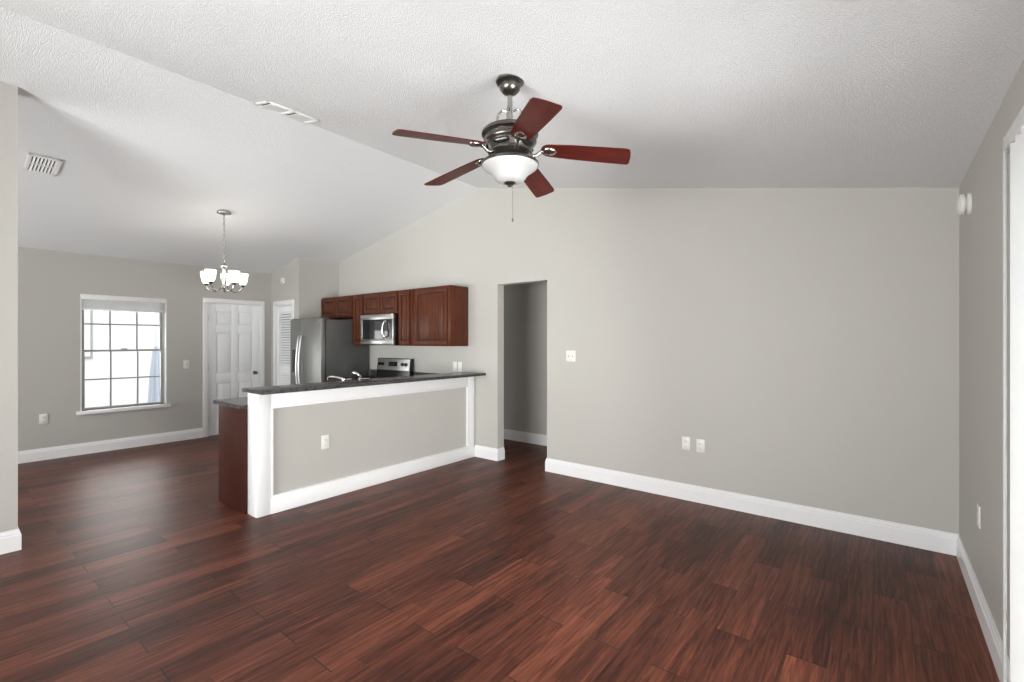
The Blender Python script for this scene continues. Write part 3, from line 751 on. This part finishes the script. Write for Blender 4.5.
for z in range(1): lathe(bm, [(0, .018), (.004, .014), (.005, .004), (.003, -.004), (0, -.006)], (.012, .008, fz(2.095)), 10)
obj('pull_chain', bm, 'pewter_light', fan, local=True)
# blades: mesh along +X, rotated per object
BR, BW, PT, ZB = .645, .069, math.radians(-12), 2.44
BLT = Matrix.Translation((BR, 0, 0)) @ Matrix.Rotation(math.radians(6.2), 4, 'Y') @ Matrix.Translation((-BR, 0, 0)) @ Matrix.Rotation(PT, 4, 'X')
def blade_mesh():
    bm = B(); pts = []
    r0 = .165
    n = 8
    out = [(r0+.045-.045*math.cos(t), .052*math.sin(t)) for t in [(-PI/2)+PI*i/n for i in range(n+1)]]   # rounded root
    out = [(r0+.05-.05*math.cos(t), .053*math.sin(t)) for t in [PI/2-PI*i/n for i in range(n+1)]]        # +y -> -y through the root
    out += [(.33, -.062), (.50, -.067), (BR-.035, -BW), (BR-.012, -BW+.006), (BR-.002, -BW+.03), (BR+.004, 0), (BR+.006, BW-.012), (BR-.002, BW-.002), (BR-.012, BW), (.50, .067), (.33, .062)]
    prism(bm, out, 'z', -.003, .003)
    bmesh.ops.transform(bm, matrix=BLT, verts=bm.verts)
    return bm
def iron_mesh():
    bm = B()
    tube(bm, spline([(.100, 0, .032), (.118, 0, .022), (.138, 0, .020), (.158, 0, .034), (.178, 0, .044), (.21, 0, .040)], 6), [.012]*10+[.0095]*12+[.012]*9, 10)
    lathe(bm, [(0, -.020), (.018, -.019), (.030, -.013), (.036, -.006), (.036, .004), (0, .004)], (0, 0, 0), 24, BLT @ Matrix.Translation((.212, 0, 0)) @ Matrix.Diagonal((1.15, .9, 1, 1)))
    bmesh.ops.remove_doubles(bm, verts=bm.verts, dist=1e-6)
    return bm
bl0 = ir0 = None
for k in range(5):
    a = math.radians(34.5+72*k)
    if k == 0:
        b_ = obj('blade', blade_mesh(), 'blade', fan, local=True); i_ = obj('blade_iron', iron_mesh(), 'pewter_light', b_, local=True, smooth=True); bl0, ir0 = b_, i_
    else:
        b_ = bl0.copy(); COL.objects.link(b_); b_.parent = fan; i_ = ir0.copy(); COL.objects.link(i_); i_.parent = b_
    b_.location = (0, 0, fz(ZB)); b_.rotation_euler = (0, 0, a)

hl = thing('added_hall_light', 'added unseen round ceiling light brightening the hall', 'ceiling light', (-2.2, 4.95, 2.44))
bm = B(); lathe(bm, [(0, -.001), (.14, -.001), (.14, -.02), (.12, -.03), (0, -.03)], (0, 0, 0), 28); obj('base', bm, 'white_metal', hl, local=True, smooth=True)
bm = B(); lathe(bm, [(.12, -.028), (.11, -.06), (.07, -.085), (0, -.095)], (0, 0, 0), 28); obj('glass_dome', bm, 'shade', hl, local=True, smooth=True)  # dome of the added hall lamp, out of view
lp = bpy.data.lights.new('added_hall_bulb', 'POINT'); lp.energy = 5; lp.color = (1, .95, .88); lp.shadow_soft_size = .06  # bulb added to brighten the hall
lo = bpy.data.objects.new('added_hall_bulb', lp); COL.objects.link(lo); lo.parent = hl; lo.location = (0, 0, -.16)

# ------------------------------------------------------------------ chandelier
CC = Vector((-6.04, 2.234, 0)); cz = ceil_z(CC.x)
chd = thing('chandelier', 'five-arm nickel chandelier with lit frosted glass shades over the dining area', 'chandelier', (CC.x, CC.y, cz))
bm = B(); lathe(bm, [(0, .015), (.070, .015), (.076, -.014), (.072, -.022), (.03, -.030), (.012, -.040), (0, -.040)], (0, 0, 0), 32); obj('canopy', bm, 'pewter_light', chd, local=True, smooth=True)
bm = B(); z = -.038; k = 0
while z > 2.36-cz:
    r_ = .011; hgt = .040
    pts = []
    for j in range(14):
        t = 2*PI*j/14; lat = .009*math.cos(t); ver = .5*hgt*math.sin(t)
        pts.append((lat, 0, z-hgt/2+ver) if k % 2 == 0 else (0, lat, z-hgt/2+ver))
    tube(bm, pts, .0042, 6, True); z -= .031; k += 1
zend = z-.008
obj('chain', bm, 'pewter_light', chd, local=True, smooth=True)
bm = B(); tube(bm, [(.004, .004, -.03), (.006, -.004, -.2), (-.004, .004, -.4), (.003, .003, zend)], .0025, 6); obj('cord', bm, 'white_metal', chd, local=True)
q = -cz
bm = B(); lathe(bm, [(0, 2.375+q), (.010, 2.372+q), (.012, 2.355+q), (.020, 2.345+q), (.034, 2.325+q), (.030, 2.31+q), (.018, 2.30+q), (.022, 2.20+q), (.030, 2.17+q), (.026, 2.13+q), (.018, 2.11+q), (.024, 2.085+q), (.022, 2.065+q), (.010, 2.05+q), (.012, 2.035+q), (0, 2.02+q)], (0, 0, 0), 24)
obj('column', bm, 'pewter_light', chd, local=True, smooth=True)
def sh_mesh():
    bm = B(); lathe(bm, [(.020, 0), (.034, .006), (.049, .03), (.059, .07), (.064, .115), (.067, .15), (.064, .15), (.061, .115), (.055, .07), (.045, .032), (.028, .010), (0, .008)], (0, 0, 0), 28); return bm
shades = []
for i, th in enumerate((78, 150, 222, 294, 6)):
    t = math.radians(th); ux = CC.normalized(); dv = Vector((ux.y, -ux.x, 0))*math.sin(t)+ux*math.cos(t); R = .195
    P = lambda r, z: (dv.x*r, dv.y*r, z+q)
    bm = B(); tube(bm, spline([P(.016, 2.11), P(.05, 2.055), P(.10, 2.03), P(.15, 2.04), P(.185, 2.075), P(.195, 2.105)], 6), .0065, 8); arm = obj('arm', bm, 'pewter_light', chd, local=True, smooth=True)
    bm = B(); lathe(bm, [(0, -.014), (.012, -.012), (.024, 0), (.027, .012), (.022, .016), (0, .016)], P(R, 2.105), 20); obj('shade_cup', bm, 'pewter_light', arm, local=True, smooth=True)
    if not shades: s_ = obj('glass_shade', sh_mesh(), 'shade', chd, local=True, smooth=True); shades.append(s_)
    else: s_ = shades[0].copy(); COL.objects.link(s_); s_.parent = chd
    s_.location = P(R, 2.118); s_.scale = (.86, .86, .9)
    lp = bpy.data.lights.new('bulb_light', 'POINT'); lp.energy = .8; lp.color = (1, .95, .88); lp.shadow_soft_size = .03
    lo = bpy.data.objects.new('bulb_light', lp); COL.objects.link(lo); lo.parent = chd; lo.location = P(R, 2.29)

# ------------------------------------------------------------------ outside the dining window
bm = B(); box(bm, -16, XL-.17, -8, 12, -.3, -.12); struct(obj('ground_outside', bm, 'concrete'), 'pale ground outside', 'ground')
nh = thing('neighbour_house', 'white neighbouring house wall seen through the dining window', 'house', (-12.5, 2, -.12))
bx('wall', 'stucco', nh, -12.8, -12.5, -6, 12, -.12, 3.0)
bm = B(); prism(bm, [(-12.2, 2.95), (-12.2, 3.05), (-15, 4.2), (-15, 4.1)], 'y', -6.2, 12.2); obj('roof', bm, 'siding', nh)
bx('window_frame', 'window_grey', nh, -12.5, -12.46, 1.0, 2.21, 1.09, 2.7); bx('pane', 'plate', nh, -12.47, -12.45, 1.06, 2.17, 1.14, 2.64)
um = thing('patio_umbrella', 'folded blue-grey patio umbrella outside the dining window', 'umbrella', (-10.2, 2.665, -.12))
bm = B(); tube(bm, [(-10.2, 2.665, -.12), (-10.2, 2.665, 2.05)], .02, 10); obj('pole', bm, 'white_metal', um, smooth=True)
bm = B(); n = 40; rings = []
for (r, z) in ((.02, 1.36), (.045, 1.25), (.075, .9), (.095, .5), (.11, .2)):
    rings.append([bm.verts.new((-10.2+(r*(1+.22*math.cos(8*2*PI*i/n)))*math.cos(2*PI*i/n), 2.665+(r*(1+.22*math.cos(8*2*PI*i/n)))*math.sin(2*PI*i/n), z)) for i in range(n)])
for a, b in zip(rings, rings[1:]):
    for i in range(n): bm.faces.new((a[i], a[(i+1) % n], b[(i+1) % n], b[i]))
bm.faces.new(rings[0]); bm.faces.new(rings[-1])
obj('canopy', bm, 'sofa_grey', um, smooth=True)
